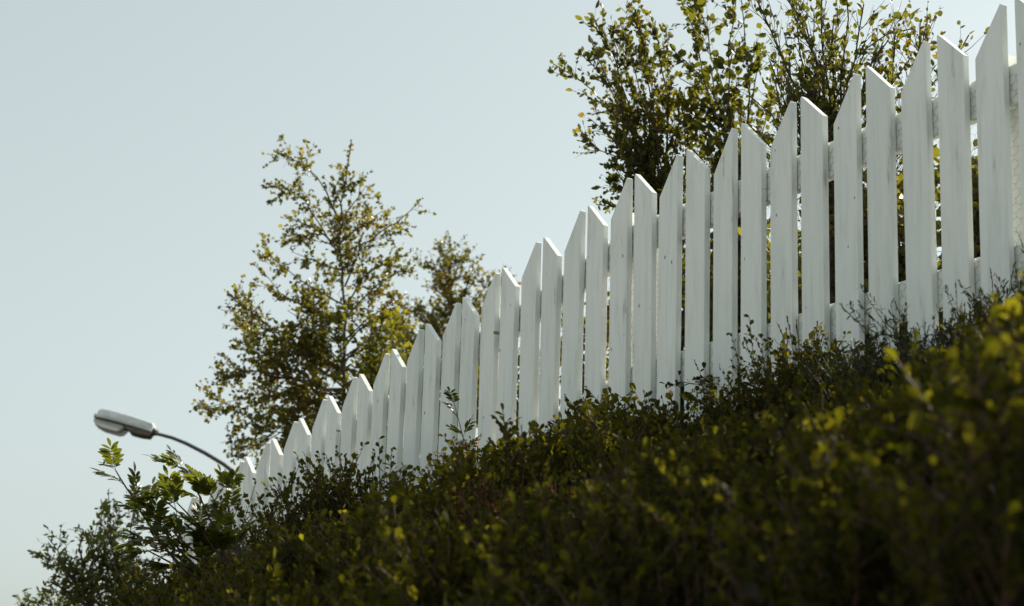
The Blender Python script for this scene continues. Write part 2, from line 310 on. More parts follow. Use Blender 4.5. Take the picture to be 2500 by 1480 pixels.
# ------------------------------------------------------------------ woody plants
def polyline(pts, step, wob, rng):
    pts = np.asarray(pts, float); d = np.r_[0, np.cumsum(np.linalg.norm(np.diff(pts, axis=0), axis=1))]
    n = max(3, int(d[-1]/step)+1); u = np.linspace(0, d[-1], n)
    Q = np.stack([np.interp(u, d, pts[:, k]) for k in range(3)], 1)
    for _ in range(2): Q[1:-1] = .25*Q[:-2]+.5*Q[1:-1]+.25*Q[2:]
    Q[1:] += rng.normal(0, wob, (n-1, 3)); return Q, d[-1]
def side(T_, ang, rng, up=.0):
    r = rng.normal(size=3); r -= T_*np.dot(r, T_); r /= np.linalg.norm(r)+1e-9
    v = T_*math.cos(ang)+r*math.sin(ang); v[2] += up; return v/np.linalg.norm(v)
class Plant:
    def __init__(s, seed): s.rng = np.random.default_rng(seed); s.wood = Acc(); s.lp = []; s.ld = []; s.tips = []
    def main(s, pts, r0, r1, sp, t0=.15, k=6):
        rng = s.rng; Q, L = polyline(pts, sp['step'], sp['wob'], rng)
        tube(s.wood, Q, np.linspace(r0, r1, len(Q)), k)
        n = int(L*sp['n1']*(1-t0)); Tn = norm(np.gradient(Q, axis=0))
        for t in np.sort(rng.uniform(t0, 1, n)):
            i_ = min(len(Q)-1, int(t*(len(Q)-1))); l = sp['l1']*(1.15-.75*t)*rng.uniform(.4, 1.2)
            s.branch(Q[i_], side(Tn[i_], math.radians(rng.uniform(*sp['ang'])), rng, sp['up']), l, max(r1*.9, min(r0*(1-t)*.5, sp['r1']*l/sp['l1'])), sp, 1)
        s.twigleaves(Q[int(len(Q)*.8):], sp)
    def branch(s, p, d, l, r, sp, lev):
        rng = s.rng; n = 5 if lev == 1 else 4; st = l/(n-1); Q = [p]
        for _ in range(n-1):
            d = d+rng.normal(0, sp['curl'], 3); d[2] += sp['trop']; d /= np.linalg.norm(d); p = p+d*st; Q.append(p)
        Q = np.array(Q); tube(s.wood, Q, np.linspace(r, r*.35, n), 3)
        if lev < sp['lev']:
            Tn = norm(np.gradient(Q, axis=0)); m = rng.poisson(l*sp['n2'])
            for t in rng.uniform(.12, 1, m):
                i_ = min(n-2, int(t*(n-1))); f = t*(n-1)-i_; q = Q[i_]*(1-f)+Q[i_+1]*f
                s.branch(q, side(Tn[i_], math.radians(rng.uniform(*sp['ang'])), rng, sp['up']), sp['l2']*rng.uniform(.4, 1.2)*(1.1-.5*t), max(r*.45, sp['rt']), sp, lev+1)
        if rng.random() > sp.get('bare', 0): s.twigleaves(Q, sp)
    def twigleaves(s, Q, sp):
        rng = s.rng; d = np.r_[0, np.cumsum(np.linalg.norm(np.diff(Q, axis=0), axis=1))]
        n = max(1, int(d[-1]/sp['ls'])); u = (rng.uniform(0, 1, n)**.8)*d[-1]; u[0] = d[-1]
        P_ = np.stack([np.interp(u, d, Q[:, k]) for k in range(3)], 1)
        Tn = norm(Q[-1]-Q[0]); D_ = rng.normal(size=(n, 3))*.75+Tn*.7; D_[:, 2] += sp['lup']
        s.lp.append(P_); s.ld.append(D_)
    def build(s, root, loc, mat_wood, mat_leaf, L, Wr, tpl, wood='trunk', crown='crown', singles=0, tplbig=None, lj=.3, shift=0.0):
        loc = np.asarray(loc, float); rng = s.rng
        V, F, R = s.wood.arrays(); link(wood, quads(wood, V-loc, F, R, True), mat_wood, root)
        Pn = np.concatenate(s.lp)-loc; Dn = np.concatenate(s.ld); n = len(Pn)
        N_ = rng.normal(size=(n, 3)); N_[:, 2] += .7
        Ls = L*np.clip(rng.normal(1, lj, n), .4, 1.7)
        # tone runs in clumps through the crown as well as leaf by leaf
        cl = .5+.5*np.sin(Pn[:, 0]*5.1+Pn[:, 2]*6.3+rng.uniform(0, 6))*np.sin(Pn[:, 1]*4.7-Pn[:, 2]*3.9+1)
        rn = np.clip(.55*rng.uniform(0, 1, n)+.45*cl+shift, 0, 1)
        idx = np.arange(n)
        if singles:                                            # the largest leaves are objects of their own, sharing a few meshes
            wp = Pn+loc; vis = wp@CF; px = 1250+FPX*(wp@CR)/vis; py = 740-FPX*(wp@CU)/vis
            ft = np.interp(px, [x for x, _ in TIPPX[::-1]], [y for _, y in TIPPX[::-1]])
            ok = np.where((py < ft) & (py > -20) & (px > 0) & (px < 2500))[0]
            pick = ok[np.argsort(-Ls[ok])][:singles]
            mset = []
            for q in range(8):
                a_ = Acc(); leaves(a_, [(0, 0, 0)], [(0, 1, 0)], [(0, 0, 1)], 1.0, Wr, LEAFB, np.array([q/7.])); mset.append(a_.mesh('leaf', True))
            for i_ in pick:
                d_ = Dn[i_]/np.linalg.norm(Dn[i_]); s_ = np.cross(d_, N_[i_]); s_ /= np.linalg.norm(s_); n_ = np.cross(s_, d_)
                o = link('leaf', mset[int(round(rn[i_]*7))], mat_leaf, root)
                q = Pn[i_]; l_ = Ls[i_]*1.05
                o.matrix_local = Matrix(((s_[0]*l_, d_[0]*l_, n_[0]*l_, q[0]), (s_[1]*l_, d_[1]*l_, n_[1]*l_, q[1]), (s_[2]*l_, d_[2]*l_, n_[2]*l_, q[2]), (0, 0, 0, 1)))
            idx = np.setdiff1d(idx, pick)
        ac = Acc(); leaves(ac, Pn[idx], Dn[idx], N_[idx], Ls[idx], Ls[idx]*Wr, tpl, rn[idx])
        c = link(crown, ac.mesh(crown), mat_leaf, root); c['kind'] = 'stuff'
        return n
TIPPX = [(2500, 0), (2440, 15), (2095, 180), (1793, 315), (1535, 430), (1413, 498), (1207, 655), (1025, 795), (865, 917), (722, 1027), (603, 1120), (400, 1500)]
def stems_px(lines, dep, rng, spread):
    """stems drawn from the photograph, each at its own true depth behind the fence"""
    out = []
    for ln in lines:
        L = sum(math.hypot(ln[k+1][0]-ln[k][0], ln[k+1][1]-ln[k][1]) for k in range(len(ln)-1))*dep/FPX
        dz = rng.uniform(-1, 1)*spread*L; pts = []; acc_ = 0
        for k, q in enumerate(ln):
            if k: acc_ += math.hypot(q[0]-ln[k-1][0], q[1]-ln[k-1][1])*dep/FPX
            pts.append(atd(q[0], q[1], dep+dz*(acc_/L)**1.0))
        out.append(np.array(pts))
    return out
def down(p): return np.array([p[0], p[1], float(ground(p[0], p[1]))-.05])

# --- birch left of the middle
def birch():
    pl = Plant(11); rng = pl.rng; dep = 13.0
    tr = [(838, 1010), (843, 900), (842, 760), (835, 650), (832, 590), (828, 540), (840, 470), (852, 400), (856, 345)]
    t = [atd(x, y, dep) for x, y in tr]; base = down(t[0]+(t[0]-t[1])*.3); t = [base]+t
    sp = dict(step=.12, wob=.008, n1=17, l1=.34, l2=.15, n2=24, ang=(30, 65), up=.12, curl=.14, trop=.03, r1=.006, rt=.0018, lev=2, ls=.0135, lup=-.1, bare=.12)
    pl.main(t, .030, .004, sp, .35, 8)
    L = [[(832, 551), (806, 480), (783, 437), (740, 395), (705, 380), (669, 373)], [(835, 626), (806, 607), (783, 536), (726, 461), (679, 442)], [(820, 600), (780, 555), (740, 540), (690, 536)],
         [(835, 626), (896, 588), (967, 546), (1031, 489)], [(844, 750), (882, 664), (960, 630), (1014, 612)], [(840, 745), (764, 693), (716, 678), (660, 630), (641, 603)],
         [(840, 778), (760, 760), (707, 740), (660, 690), (625, 655)], [(838, 900), (745, 868), (680, 830), (636, 787), (575, 726)], [(840, 910), (760, 860), (716, 844), (650, 820), (593, 801)],
         [(838, 962), (740, 930), (669, 924), (600, 890), (530, 930)], [(838, 962), (760, 960), (640, 960), (560, 985), (508, 995)], [(844, 778), (890, 720), (934, 678), (1000, 650)],
         [(846, 868), (890, 840), (934, 820), (985, 795)], [(842, 985), (760, 1010), (690, 1040), (610, 1080), (560, 1110)], [(842, 700), (870, 650), (885, 600), (890, 540)], [(828, 545), (850, 510), (880, 490), (895, 450)],
         [(842, 940), (900, 900), (960, 850)], [(842, 820), (800, 790), (740, 800), (690, 780)], [(840, 850), (880, 800), (930, 760), (980, 740)], [(842, 1000), (800, 980), (740, 1000), (650, 1000)], [(838, 660), (800, 640), (750, 640), (720, 620)],
         [(838, 980), (770, 940), (700, 890), (620, 860), (580, 850)], [(835, 590), (870, 560), (905, 520), (940, 510)], [(842, 1010), (780, 1040), (700, 1080), (640, 1130)], [(842, 950), (790, 900), (740, 890), (690, 870)], [(842, 970), (880, 930), (920, 920)], [(842, 990), (790, 990), (720, 960), (640, 930)], [(842, 1010), (740, 1050), (660, 1050), (600, 1030)], [(842, 890), (800, 850), (770, 800)], [(842, 1000), (890, 960), (930, 960)]]
    L += [[(x+rng.uniform(-8, 8) if k == 0 else x+rng.uniform(-28, 28), y+rng.uniform(-22, 22)) for k, (x, y) in enumerate(ln)] for ln in L if ln[0][1] > 800]
    for q in stems_px(L, dep, rng, .45): pl.main(q, .008, .002, sp, .18, 5)
    root = empty('birch_tree', base, 'slender airy birch with thin upright trunk behind the low left end of the fence', 'tree')
    n = pl.build(root, base, BARK_G, M_BIRCH, .027, .74, LEAFO, shift=.08)
    print('birch leaves', n)
birch()

# --- smaller, farther tree beside it
def far_tree(name, label, seed, dep, trunk, lines, sp, L, Wr, bark, leafm, tpl=LEAFO, r0=.05, group=None, shift=0.0):
    pl = Plant(seed); rng = pl.rng
    t = [atd(x, y, dep) for x, y in trunk]; base = down(t[0]+(t[0]-t[1])*.4); t = [base]+t
    pl.main(t, r0, .004, sp, .3, 7)
    for q in stems_px(lines, dep, rng, .5): pl.main(q, r0*.3, .0025, sp, .12, 5)
    root = empty(name, base, label, 'tree', group)
    n = pl.build(root, base, bark, leafm, L, Wr, tpl, shift=shift); print(name, n)
sp2 = dict(step=.2, wob=.012, n1=16, l1=.45, l2=.2, n2=22, ang=(30, 65), up=.15, curl=.14, trop=.04, r1=.008, rt=.003, lev=2, ls=.019, lup=-.1, bare=.05)
far_tree('bushy_tree', 'small bushy tree farther off, between the slender birch and the fence top', 21, 19.0,
    [(1105, 860), (1104, 760), (1103, 680), (1100, 610), (1100, 565)],
    [[(1104, 760), (1080, 700), (1060, 650), (1050, 615)], [(1104, 780), (1140, 700), (1165, 650)], [(1104, 820), (1160, 740), (1200, 670)], [(1104, 830), (1050, 760), (1000, 740)], [(1103, 690), (1080, 620), (1075, 590)],
     [(1103, 700), (1125, 640), (1135, 610)], [(1104, 850), (1030, 820), (970, 800)], [(1104, 860), (1020, 860), (950, 870)], [(1104, 860), (1060, 830), (1020, 790)], [(1104, 870), (1180, 760), (1230, 690), (1245, 655)],
     [(1104, 900), (1000, 900), (930, 900)], [(1104, 800), (1120, 740), (1150, 700)], [(1104, 740), (1070, 700), (1040, 690)], [(1104, 880), (1010, 840), (930, 850), (890, 830)], [(1104, 890), (1040, 780), (1010, 730)], [(1104, 900), (960, 930), (890, 930)], [(1104, 860), (1070, 800), (1030, 760)], [(1104, 900), (1000, 960), (900, 970)]],
    sp2, .032, .75, BARK_G, M_BIRCH, shift=.15)
# --- trees growing up from below the bank at the lower left
sp3 = dict(step=.12, wob=.01, n1=20, l1=.27, l2=.13, n2=22, ang=(30, 70), up=.15, curl=.15, trop=.05, r1=.006, rt=.0025, lev=2, ls=.015, lup=-.15, bare=.0)
far_tree('rowan_tree', 'blurred young rowan tree in lower left corner against the sky', 31, 11.5,
    [(232, 1560), (222, 1480), (205, 1400), (196, 1340), (200, 1290)],
    [[(222, 1480), (170, 1400), (140, 1350), (118, 1305)], [(210, 1420), (250, 1350), (280, 1300)], [(222, 1500), (300, 1450), (285, 1380), (262, 1330)], [(300, 1500), (275, 1350), (266, 1260), (262, 1200)],
     [(300, 1500), (350, 1420), (380, 1360)], [(225, 1500), (180, 1460), (155, 1430)], [(310, 1500), (320, 1420), (325, 1360)], [(300, 1450), (240, 1400), (215, 1370)], [(260, 1500), (200, 1430), (160, 1390)], [(305, 1500), (360, 1470), (400, 1430)], [(290, 1480), (300, 1400), (320, 1290), (335, 1200)], [(225, 1490), (190, 1420), (150, 1370), (120, 1340)], [(225, 1480), (215, 1380), (230, 1320), (240, 1270)], [(260, 1500), (250, 1440), (220, 1400)], [(300, 1500), (330, 1460), (350, 1400)], [(240, 1500), (170, 1460), (130, 1420)], [(290, 1500), (260, 1430), (290, 1340)], [(300, 1490), (270, 1400), (250, 1340), (245, 1230)]],
    sp3, .036, .42, BARK_G, M_ROW, LEAFO, .03, shift=.35)
far_tree('leafy_sapling', 'low leafy treetop just showing at the bottom left edge', 33, 12.5,
    [(150, 1620), (140, 1540), (125, 1480), (115, 1450)], [[(140, 1540), (90, 1480), (70, 1470)], [(140, 1540), (160, 1480), (180, 1455)], [(140, 1560), (60, 1500), (40, 1490)], [(150, 1580), (210, 1500), (230, 1470)]],
    sp3, .042, .4, BARK_G, M_ROW, LEAFO, .025, shift=.05)

# --- the three tall shrubs right behind the fence
def shrub(name, label, seed, dep, basepx, lines, sp, L, Wr, bark, leafm, r0, singles, shift=0.0, tpl=LEAFO, cat='shrub', group=None):
    pl = Plant(seed); rng = pl.rng
    b = atd(*basepx, dep); base = np.array([b[0], b[1], float(ground(b[0], b[1]))-.03])
    for q in stems_px(lines, dep, rng, .3):
        st = base+np.array([rng.uniform(-.12, .12), rng.uniform(-.12, .12), 0])
        mid = .5*(st+q[0])+np.array([0, 0, .05]); pl.main(np.vstack([st, mid, q]), r0*rng.uniform(.8, 1.2), .0022, sp, .12, 6)
    root = empty(name, base, label, cat, group)
    n = pl.build(root, base, bark, leafm, L, Wr, tpl, 'stems', 'foliage', singles, lj=.32, shift=shift); print(name, n)
spL = dict(step=.12, wob=.007, n1=22, l1=.31, l2=.12, n2=18, ang=(18, 50), up=.2, curl=.12, trop=.06, r1=.004, rt=.0014, lev=2, ls=.016, lup=.1, bare=.08)
shrub('fan_shrub', 'fan shaped shrub with small brownish leaves, leftmost behind the upper fence', 41, 8.3, (1640, 900),
    [[(1600, 470), (1512, 304), (1478, 236), (1438, 196), (1384, 172), (1357, 161)], [(1590, 440), (1534, 287), (1519, 189), (1475, 95), (1451, 37)], [(1607, 455), (1607, 287), (1583, 169), (1559, 84), (1549, 20)],
     [(1617, 455), (1630, 270), (1620, 152), (1600, 44)], [(1620, 470), (1637, 236), (1632, 130), (1624, 61)], [(1590, 480), (1545, 395), (1502, 365), (1465, 351), (1420, 345)], [(1600, 500), (1540, 465), (1509, 459), (1478, 463)],
     [(1600, 540), (1540, 500), (1495, 500), (1462, 508)], [(1600, 480), (1560, 380), (1540, 330), (1490, 190), (1445, 140), (1415, 125)], [(1600, 430), (1555, 300), (1500, 260), (1460, 250)], [(1620, 450), (1600, 350), (1570, 250), (1530, 110), (1515, 60)],
     [(1640, 520), (1690, 400), (1670, 290)], [(1610, 520), (1570, 430), (1510, 410)], [(1640, 600), (1560, 560)], [(1650, 600), (1700, 500)], [(1600, 470), (1550, 340), (1500, 230), (1470, 160), (1440, 90)], [(1600, 450), (1570, 300), (1545, 190), (1500, 120), (1490, 70)], [(1590, 470), (1530, 370), (1480, 310), (1440, 290)], [(1615, 460), (1600, 320), (1590, 220), (1575, 120)], [(1600, 520), (1550, 430), (1500, 400)], [(1620, 440), (1650, 330), (1660, 240)]],
    spL, .026, .60, BARK_R, M_SHR, .009, 200)
spM = dict(step=.12, wob=.007, n1=17, l1=.36, l2=.15, n2=12, ang=(25, 60), up=.15, curl=.13, trop=.04, r1=.005, rt=.0016, lev=2, ls=.027, lup=.0, bare=.04)
shrub('willow_shrub', 'tall shrub with large yellow green leaves, middle of the three above the fence', 43, 8.3, (1810, 900),
    [[(1795, 420), (1789, 304), (1762, 203), (1725, 101), (1708, 17), (1700, -40)], [(1795, 420), (1772, 152), (1789, 68), (1795, -10)], [(1780, 350), (1762, 230), (1688, 162), (1640, 118)], [(1785, 400), (1722, 203), (1654, 189)],
     [(1785, 400), (1701, 243), (1655, 238)], [(1810, 400), (1840, 170), (1803, 34), (1815, -5)], [(1790, 440), (1720, 340), (1670, 300)], [(1800, 420), (1740, 250), (1680, 60), (1670, 10)], [(1820, 450), (1850, 330), (1880, 260)],
     [(1800, 480), (1740, 400), (1680, 380)], [(1810, 460), (1800, 330), (1760, 280), (1730, 160)], [(1830, 500), (1900, 380), (1930, 300)], [(1800, 520), (1720, 460)], [(1800, 430), (1820, 280), (1850, 190), (1855, 110)]],
    spM, .034, .74, BARK, M_WIL, .010, 240, .02)
spR = dict(step=.1, wob=.006, n1=30, l1=.29, l2=.11, n2=24, ang=(15, 45), up=.22, curl=.10, trop=.06, r1=.004, rt=.0014, lev=2, ls=.026, lup=.1, bare=.2)
shrub('twiggy_shrub', 'twiggy dark stemmed shrub with sparse tiny leaves, rightmost behind the fence top', 47, 6.1, (2040, 800),
    [[(2035, 400), (2028, 253), (2011, 169), (2005, 84), (1998, 0), (2002, -60)], [(2030, 400), (2018, 209), (1981, 101), (1940, 50), (1917, -5)], [(2040, 400), (2059, 135), (2065, 34), (2070, -30)], [(2020, 380), (2011, 169), (1967, 84), (1927, -10)],
     [(2045, 350), (2103, 101), (2136, 74), (2221, 69)], [(2050, 350), (2089, 84), (2116, 7)], [(2060, 380), (2086, 220), (2150, 150), (2163, 101)], [(2090, 380), (2170, 203), (2190, 118), (2187, 78)], [(2090, 400), (2177, 203), (2224, 142)],
     [(2000, 400), (1960, 250), (1900, 120), (1850, 0)], [(2010, 420), (1940, 300), (1900, 240), (1880, 150)], [(2000, 450), (1930, 350), (1890, 310)], [(2030, 420), (2045, 250), (2030, 120), (2040, 40)], [(2060, 420), (2120, 300), (2140, 180)],
     [(2010, 400), (1990, 260), (1950, 150), (1945, 60)], [(2150, 450), (2230, 300), (2262, 98), (2265, 48)], [(2150, 450), (2240, 280), (2258, 110), (2242, 55)], [(2200, 480), (2300, 250), (2340, 120), (2363, 84)], [(2000, 460), (1920, 330), (1870, 270), (1830, 230)], [(2010, 450), (1950, 340), (1910, 290), (1890, 200)], [(2000, 470), (1900, 380), (1850, 320)], [(2020, 430), (1970, 330), (1930, 250), (1915, 170)], [(2030, 400), (2000, 300), (1975, 210)], [(2060, 400), (2090, 300), (2110, 210), (2130, 140)]],
    spR, .021, .62, BARK, M_SHR, .009, 120, -.05)
# leafy undergrowth filling the view between the pickets
spU = dict(step=.1, wob=.008, n1=22, l1=.28, l2=.12, n2=17, ang=(25, 70), up=.1, curl=.15, trop=.02, r1=.004, rt=.0015, lev=2, ls=.020, lup=.0, bare=.04)
lowl = [('low leafy shrub seen through the gaps near the right end of the fence', 2400, 5.6, 51), ('low leafy shrub seen through gaps below the twiggy shrub', 2180, 6.0, 52),
        ('low leafy shrub glimpsed through gaps right of the willow leaves', 1960, 6.4, 53), ('low leafy shrub glimpsed between pickets under the willow leaves', 1780, 8.6, 54), ('low leafy shrub glimpsed between pickets under the fan shaped shrub', 1600, 9.2, 55)]
for lab, x, dep, sd_ in lowl:
    y0 = float(np.interp(x, [1500, 1800, 2100, 2180, 2500], [760, 620, 470, 400, 360])); rr = np.random.default_rng(sd_)
    y1 = float(np.interp(x, [1500, 1800, 2100, 2500], [980, 900, 830, 760]))
    lines = [[(x+rr.uniform(-30, 30), y1), (x+rr.uniform(-110, 110), .5*(y0+y1)+rr.uniform(-90, 90)), (x+rr.uniform(-150, 150), y0+rr.uniform(-10, 150))] for _ in range(11)]
    shrub('low_shrub', lab, sd_, dep, (x, y1+60), lines, spU, .038, .66, BARK, M_SHR, .007, 0, .0, group='low shrubs behind the fence')

sp4 = dict(step=.15, wob=.01, n1=11, l1=.4, l2=.18, n2=14, ang=(25, 70), up=.12, curl=.15, trop=.03, r1=.006, rt=.0025, lev=2, ls=.026, lup=0, bare=.03)
for lab, x, y0, y1, dep, sd_ in (('broad bush behind the fence, glimpsed between pickets under the bend', 1440, 700, 1120, 10.5, 71), ('broad bush behind the fence, glimpsed through gaps beside the farther tree', 1270, 830, 1180, 11.5, 72),
        ('broad bush behind the fence, glimpsed through gaps near the tiny sapling', 1090, 850, 1240, 12.0, 73), ('broad bush behind the fence below the slender birch', 930, 700, 1300, 12.5, 74)):
    rr = np.random.default_rng(sd_)
    lines = [[(x+rr.uniform(-30, 30), y1), (x+rr.uniform(-90, 90), .5*(y0+y1)+rr.uniform(-50, 90)), (x+rr.uniform(-140, 140), y0+rr.uniform(0, 200))] for _ in range(11)]
    shrub('broad_bush', lab, sd_, dep, (x, y1+60), lines, sp4, .045, .7, BARK_G, M_WIL, .012, 0, .1, group='broad bushes beyond the fence')

# ------------------------------------------------------------------ street lamp
def lamp():
    dep = 20.0; root_p = atd(640, 1235, dep); gz = float(ground(root_p[0], root_p[1]))
    base = np.array([root_p[0], root_p[1], gz])
    LM = plain('lamp_shell_grey', (.70, .72, .70), .42, .15, 12); LR_ = plain('lamp_rim_grey', (.60, .61, .58), .4, .1, 12); DK = plain('lamp_dark_metal', (.06, .058, .055), .5, .2, 20); UN = plain('lamp_underside', (.11, .095, .075), .6, .2, 15)
    GL, t, o = new_mat('lamp_bowl_plastic'); p = t.nodes.new('ShaderNodeBsdfPrincipled'); p.inputs['Base Color'].default_value = (.75, .74, .68, 1); p.inputs['Roughness'].default_value = .25
    p.inputs['Transmission Weight'].default_value = .45; p.inputs['IOR'].default_value = 1.2; t.links.new(p.outputs[0], o.inputs[0])
    root = empty('street_lamp', base, 'grey street lamp head on a dark curved arm at left', 'street lamp')
    ac = Acc(); pts = [base, root_p*.5+base*.5, root_p]; tube(ac, pts, [.075, .06, .045], 12); link('pole', quads('pole', ac.arrays()[0]-base, ac.arrays()[1], None, True), DK, root)
    arm = [atd(x, y, dep) for x, y in [(640, 1235), (632, 1208), (600, 1176), (545, 1133), (500, 1106), (455, 1083), (420, 1069), (390, 1061), (362, 1056)]]
    ac = Acc(); tube(ac, arm, np.linspace(.028, .018, len(arm)), 12); link('arm', quads('arm', ac.arrays()[0]-base, ac.arrays()[1], None, True), DK, root)
    j0, nose = atd(370, 1056, dep), atd(238, 1022, dep+.12)
    U_ = norm(nose-j0); LEN = float(np.linalg.norm(nose-j0)); S_ = norm(np.cross(U_, [0, 0, 1])); Z_ = np.cross(S_, U_)
    if Z_[2] < 0: Z_ = -Z_
    # the head is rolled a little so that the lens faces down towards the viewer
    if np.dot(S_, CF) > 0: S_ = -S_                            # S points to the viewer
    ro = math.radians(13); S2 = S_*math.cos(ro)+Z_*math.sin(ro); Z2 = Z_*math.cos(ro)-S_*math.sin(ro); S_, Z_ = S2, Z2
    def loft(name, secs, mat, parent, n=24, e=.32):
        """secs: (along 0..1, half width, z bottom, z top), rounded rectangles"""
        V = []; an = np.arange(n)*2*math.pi/n
        cs, sn = np.cos(an), np.sin(an); cs = np.sign(cs)*np.abs(cs)**e; sn = np.sign(sn)*np.abs(sn)**e
        for u, hw, zb, zt in secs:
            c0 = j0+U_*LEN*u
            V.append(c0+S_*(hw*cs)[:, None]+Z_*((zt+zb)/2+(zt-zb)/2*sn)[:, None])
        V = np.concatenate(V)-base; m = len(secs)
        F = [tuple(k*n+q for q in (i_, (i_+1) % n)) + ((k+1)*n+(i_+1) % n, (k+1)*n+i_) for k in range(m-1) for i_ in range(n)]
        F += [tuple(reversed(range(n))), tuple(range((m-1)*n, m*n))]
        me = bpy.data.meshes.new(name); me.from_pydata([tuple(v) for v in V], [], F); me.update()
        for pg in me.polygons: pg.use_smooth = len(pg.vertices) == 4
        return link(name, me, mat, parent)
    hd = loft('lamp_housing', [(-.02, .06, .010, .075), (0, .075, .004, .095), (.12, .095, .004, .098), (.45, .125, .004, .104), (.75, .135, .004, .106), (.92, .122, .006, .10), (.985, .09, .012, .082), (1.0, .06, .03, .07)], LM, root)
    loft('lamp_rim', [(-.025, .072, -.012, .004), (0, .085, -.014, .006), (.12, .104, -.014, .006), (.45, .133, -.014, .006), (.75, .144, -.014, .006), (.93, .13, -.014, .006), (1.0, .10, -.012, .006), (1.03, .06, -.01, .004)], LR_, hd)
    loft('lamp_tray', [(-.03, .055, -.035, .03), (.0, .066, -.075, -.012), (.15, .08, -.085, -.012), (.34, .095, -.080, -.012), (.43, .11, -.035, -.012), (.75, .12, -.03, -.012), (.95, .11, -.03, -.012), (1.035, .07, -.012, .04)], UN, hd)
    loft('lamp_bowl', [(.45, .09, -.06, -.026), (.49, .098, -.105, -.026), (.55, .10, -.125, -.026), (.82, .10, -.120, -.026), (.96, .092, -.095, -.026), (1.01, .075, -.055, -.026)], GL, hd)
    loft('arm_socket', [(-.10, .032, -.022, .045), (-.03, .045, -.035, .055), (.02, .05, -.04, .06)], DK, root, 14, .8)
lamp()

# ------------------------------------------------------------------ rowan in front of the fence, with whole pinnate leaves
LEAFLET = big_leaf([(0, .04), (.25, .40), (.6, .5), (.86, .30), (1, .03)], .10, .16)
def pinnate(seed, npair=6, length=1.0, tone=.5):
    """compound leaf along +Y, length 1, up +Z"""
    rng = np.random.default_rng(seed); ac = Acc()
    u = np.linspace(0, 1, 8); bend = rng.uniform(-.10, .10); droop = rng.uniform(.08, .30)
    rach = np.stack([bend*u**2, u*.86, .06*u-droop*u**2], 1); tube(ac, rach, np.linspace(.012, .005, 8), 3, .3)
    ps, ds, ns, ls = [], [], [], []
    for k in range(npair):
        t_ = .26+.70*k/(npair-.2); c = np.array([np.interp(t_, u, rach[:, q]) for q in range(3)])
        for sg in (-1, 1):
            ang = math.radians(rng.uniform(52, 66)-14*k/npair); ps.append(c); ds.append((sg*math.sin(ang), math.cos(ang), rng.uniform(-.28, .12)-droop*t_)); ns.append((rng.uniform(-.4, .4)-sg*.3, rng.uniform(-.2, .2), 1))
            ls.append(.40*(.8+.35*math.sin(math.pi*(k+.8)/(npair+.6)))*rng.uniform(.88, 1.1))
    ps.append(rach[-1]); ds.append((bend, 1, -droop*1.2)); ns.append((rng.uniform(-.3, .3), 0, 1)); ls.append(.36)
    ls = np.array(ls); leaves(ac, ps, ds, ns, ls, ls*.34, LEAFLET, np.clip(rng.normal(tone, .12, len(ls)), 0, 1))
    return ac.mesh('leaf', True)
PIN = [pinnate(100+k, [6, 7, 6, 5, 7, 6][k % 6], 1, [.2, .35, .5, .65, .8, .45][k % 6]) for k in range(12)]
def put_leaf(root, base, p, d, up, l, rng, meshes=PIN, mat=None):
    d = d/np.linalg.norm(d); s_ = np.cross(d, up); s_ /= np.linalg.norm(s_)+1e-9; n_ = np.cross(s_, d); q = p-base
    o = link('leaf', meshes[rng.integers(len(meshes))], mat or M_ROW, root)
    o.matrix_local = Matrix(((s_[0]*l, d[0]*l, n_[0]*l, q[0]), (s_[1]*l, d[1]*l, n_[1]*l, q[1]), (s_[2]*l, d[2]*l, n_[2]*l, q[2]), (0, 0, 0, 1)))
def rowan(name, label, seed, basepx, dep, lines, spread, r0, leaf, nodes, start, cat):
    rng = np.random.default_rng(seed); b = atd(*basepx, dep); base = np.array([b[0], b[1], min(b[2], float(ground(b[0], b[1])))])
    root = empty(name, base, label, cat); ac = Acc()
    for li, q in enumerate(stems_px(lines, dep, rng, spread)):
        Q, L = polyline(np.vstack([base, q]) if li >= 0 else q, .05, .003, rng)
        tube(ac, Q, np.linspace(r0, r0*.3, len(Q)), 6); Tn = norm(np.gradient(Q, axis=0)); az = rng.uniform(0, 6)
        for t_ in np.linspace(start, 1, max(3, int(L*(1-start)/nodes))):
            i_ = min(len(Q)-1, int(t_*(len(Q)-1))); az += 2.4+rng.uniform(-.4, .4)
            a1 = norm(np.cross(Tn[i_], [.1, .2, 1])); a2 = np.cross(Tn[i_], a1); out = a1*math.cos(az)+a2*math.sin(az)
            f = .35+.65*(t_-start)/(1-start); d = out*(1.15-.55*f)+Tn[i_]*(.4+.5*f); d[2] += rng.uniform(0, .35)
            put_leaf(root, base, Q[i_], d, np.array([rng.uniform(-.3, .3), rng.uniform(-.3, .3), 1]), leaf*rng.uniform(.75, 1.2), rng)
        for _ in range(2):
            d = Tn[-1]+rng.normal(0, .45, 3); put_leaf(root, base, Q[-1], d, np.array([rng.uniform(-.5, .5), rng.uniform(-.5, .5), 1]), leaf*rng.uniform(.5, .9), rng)
    link('stems', quads('stems', ac.arrays()[0]-base, ac.arrays()[1], None, True), BARK_R, root)
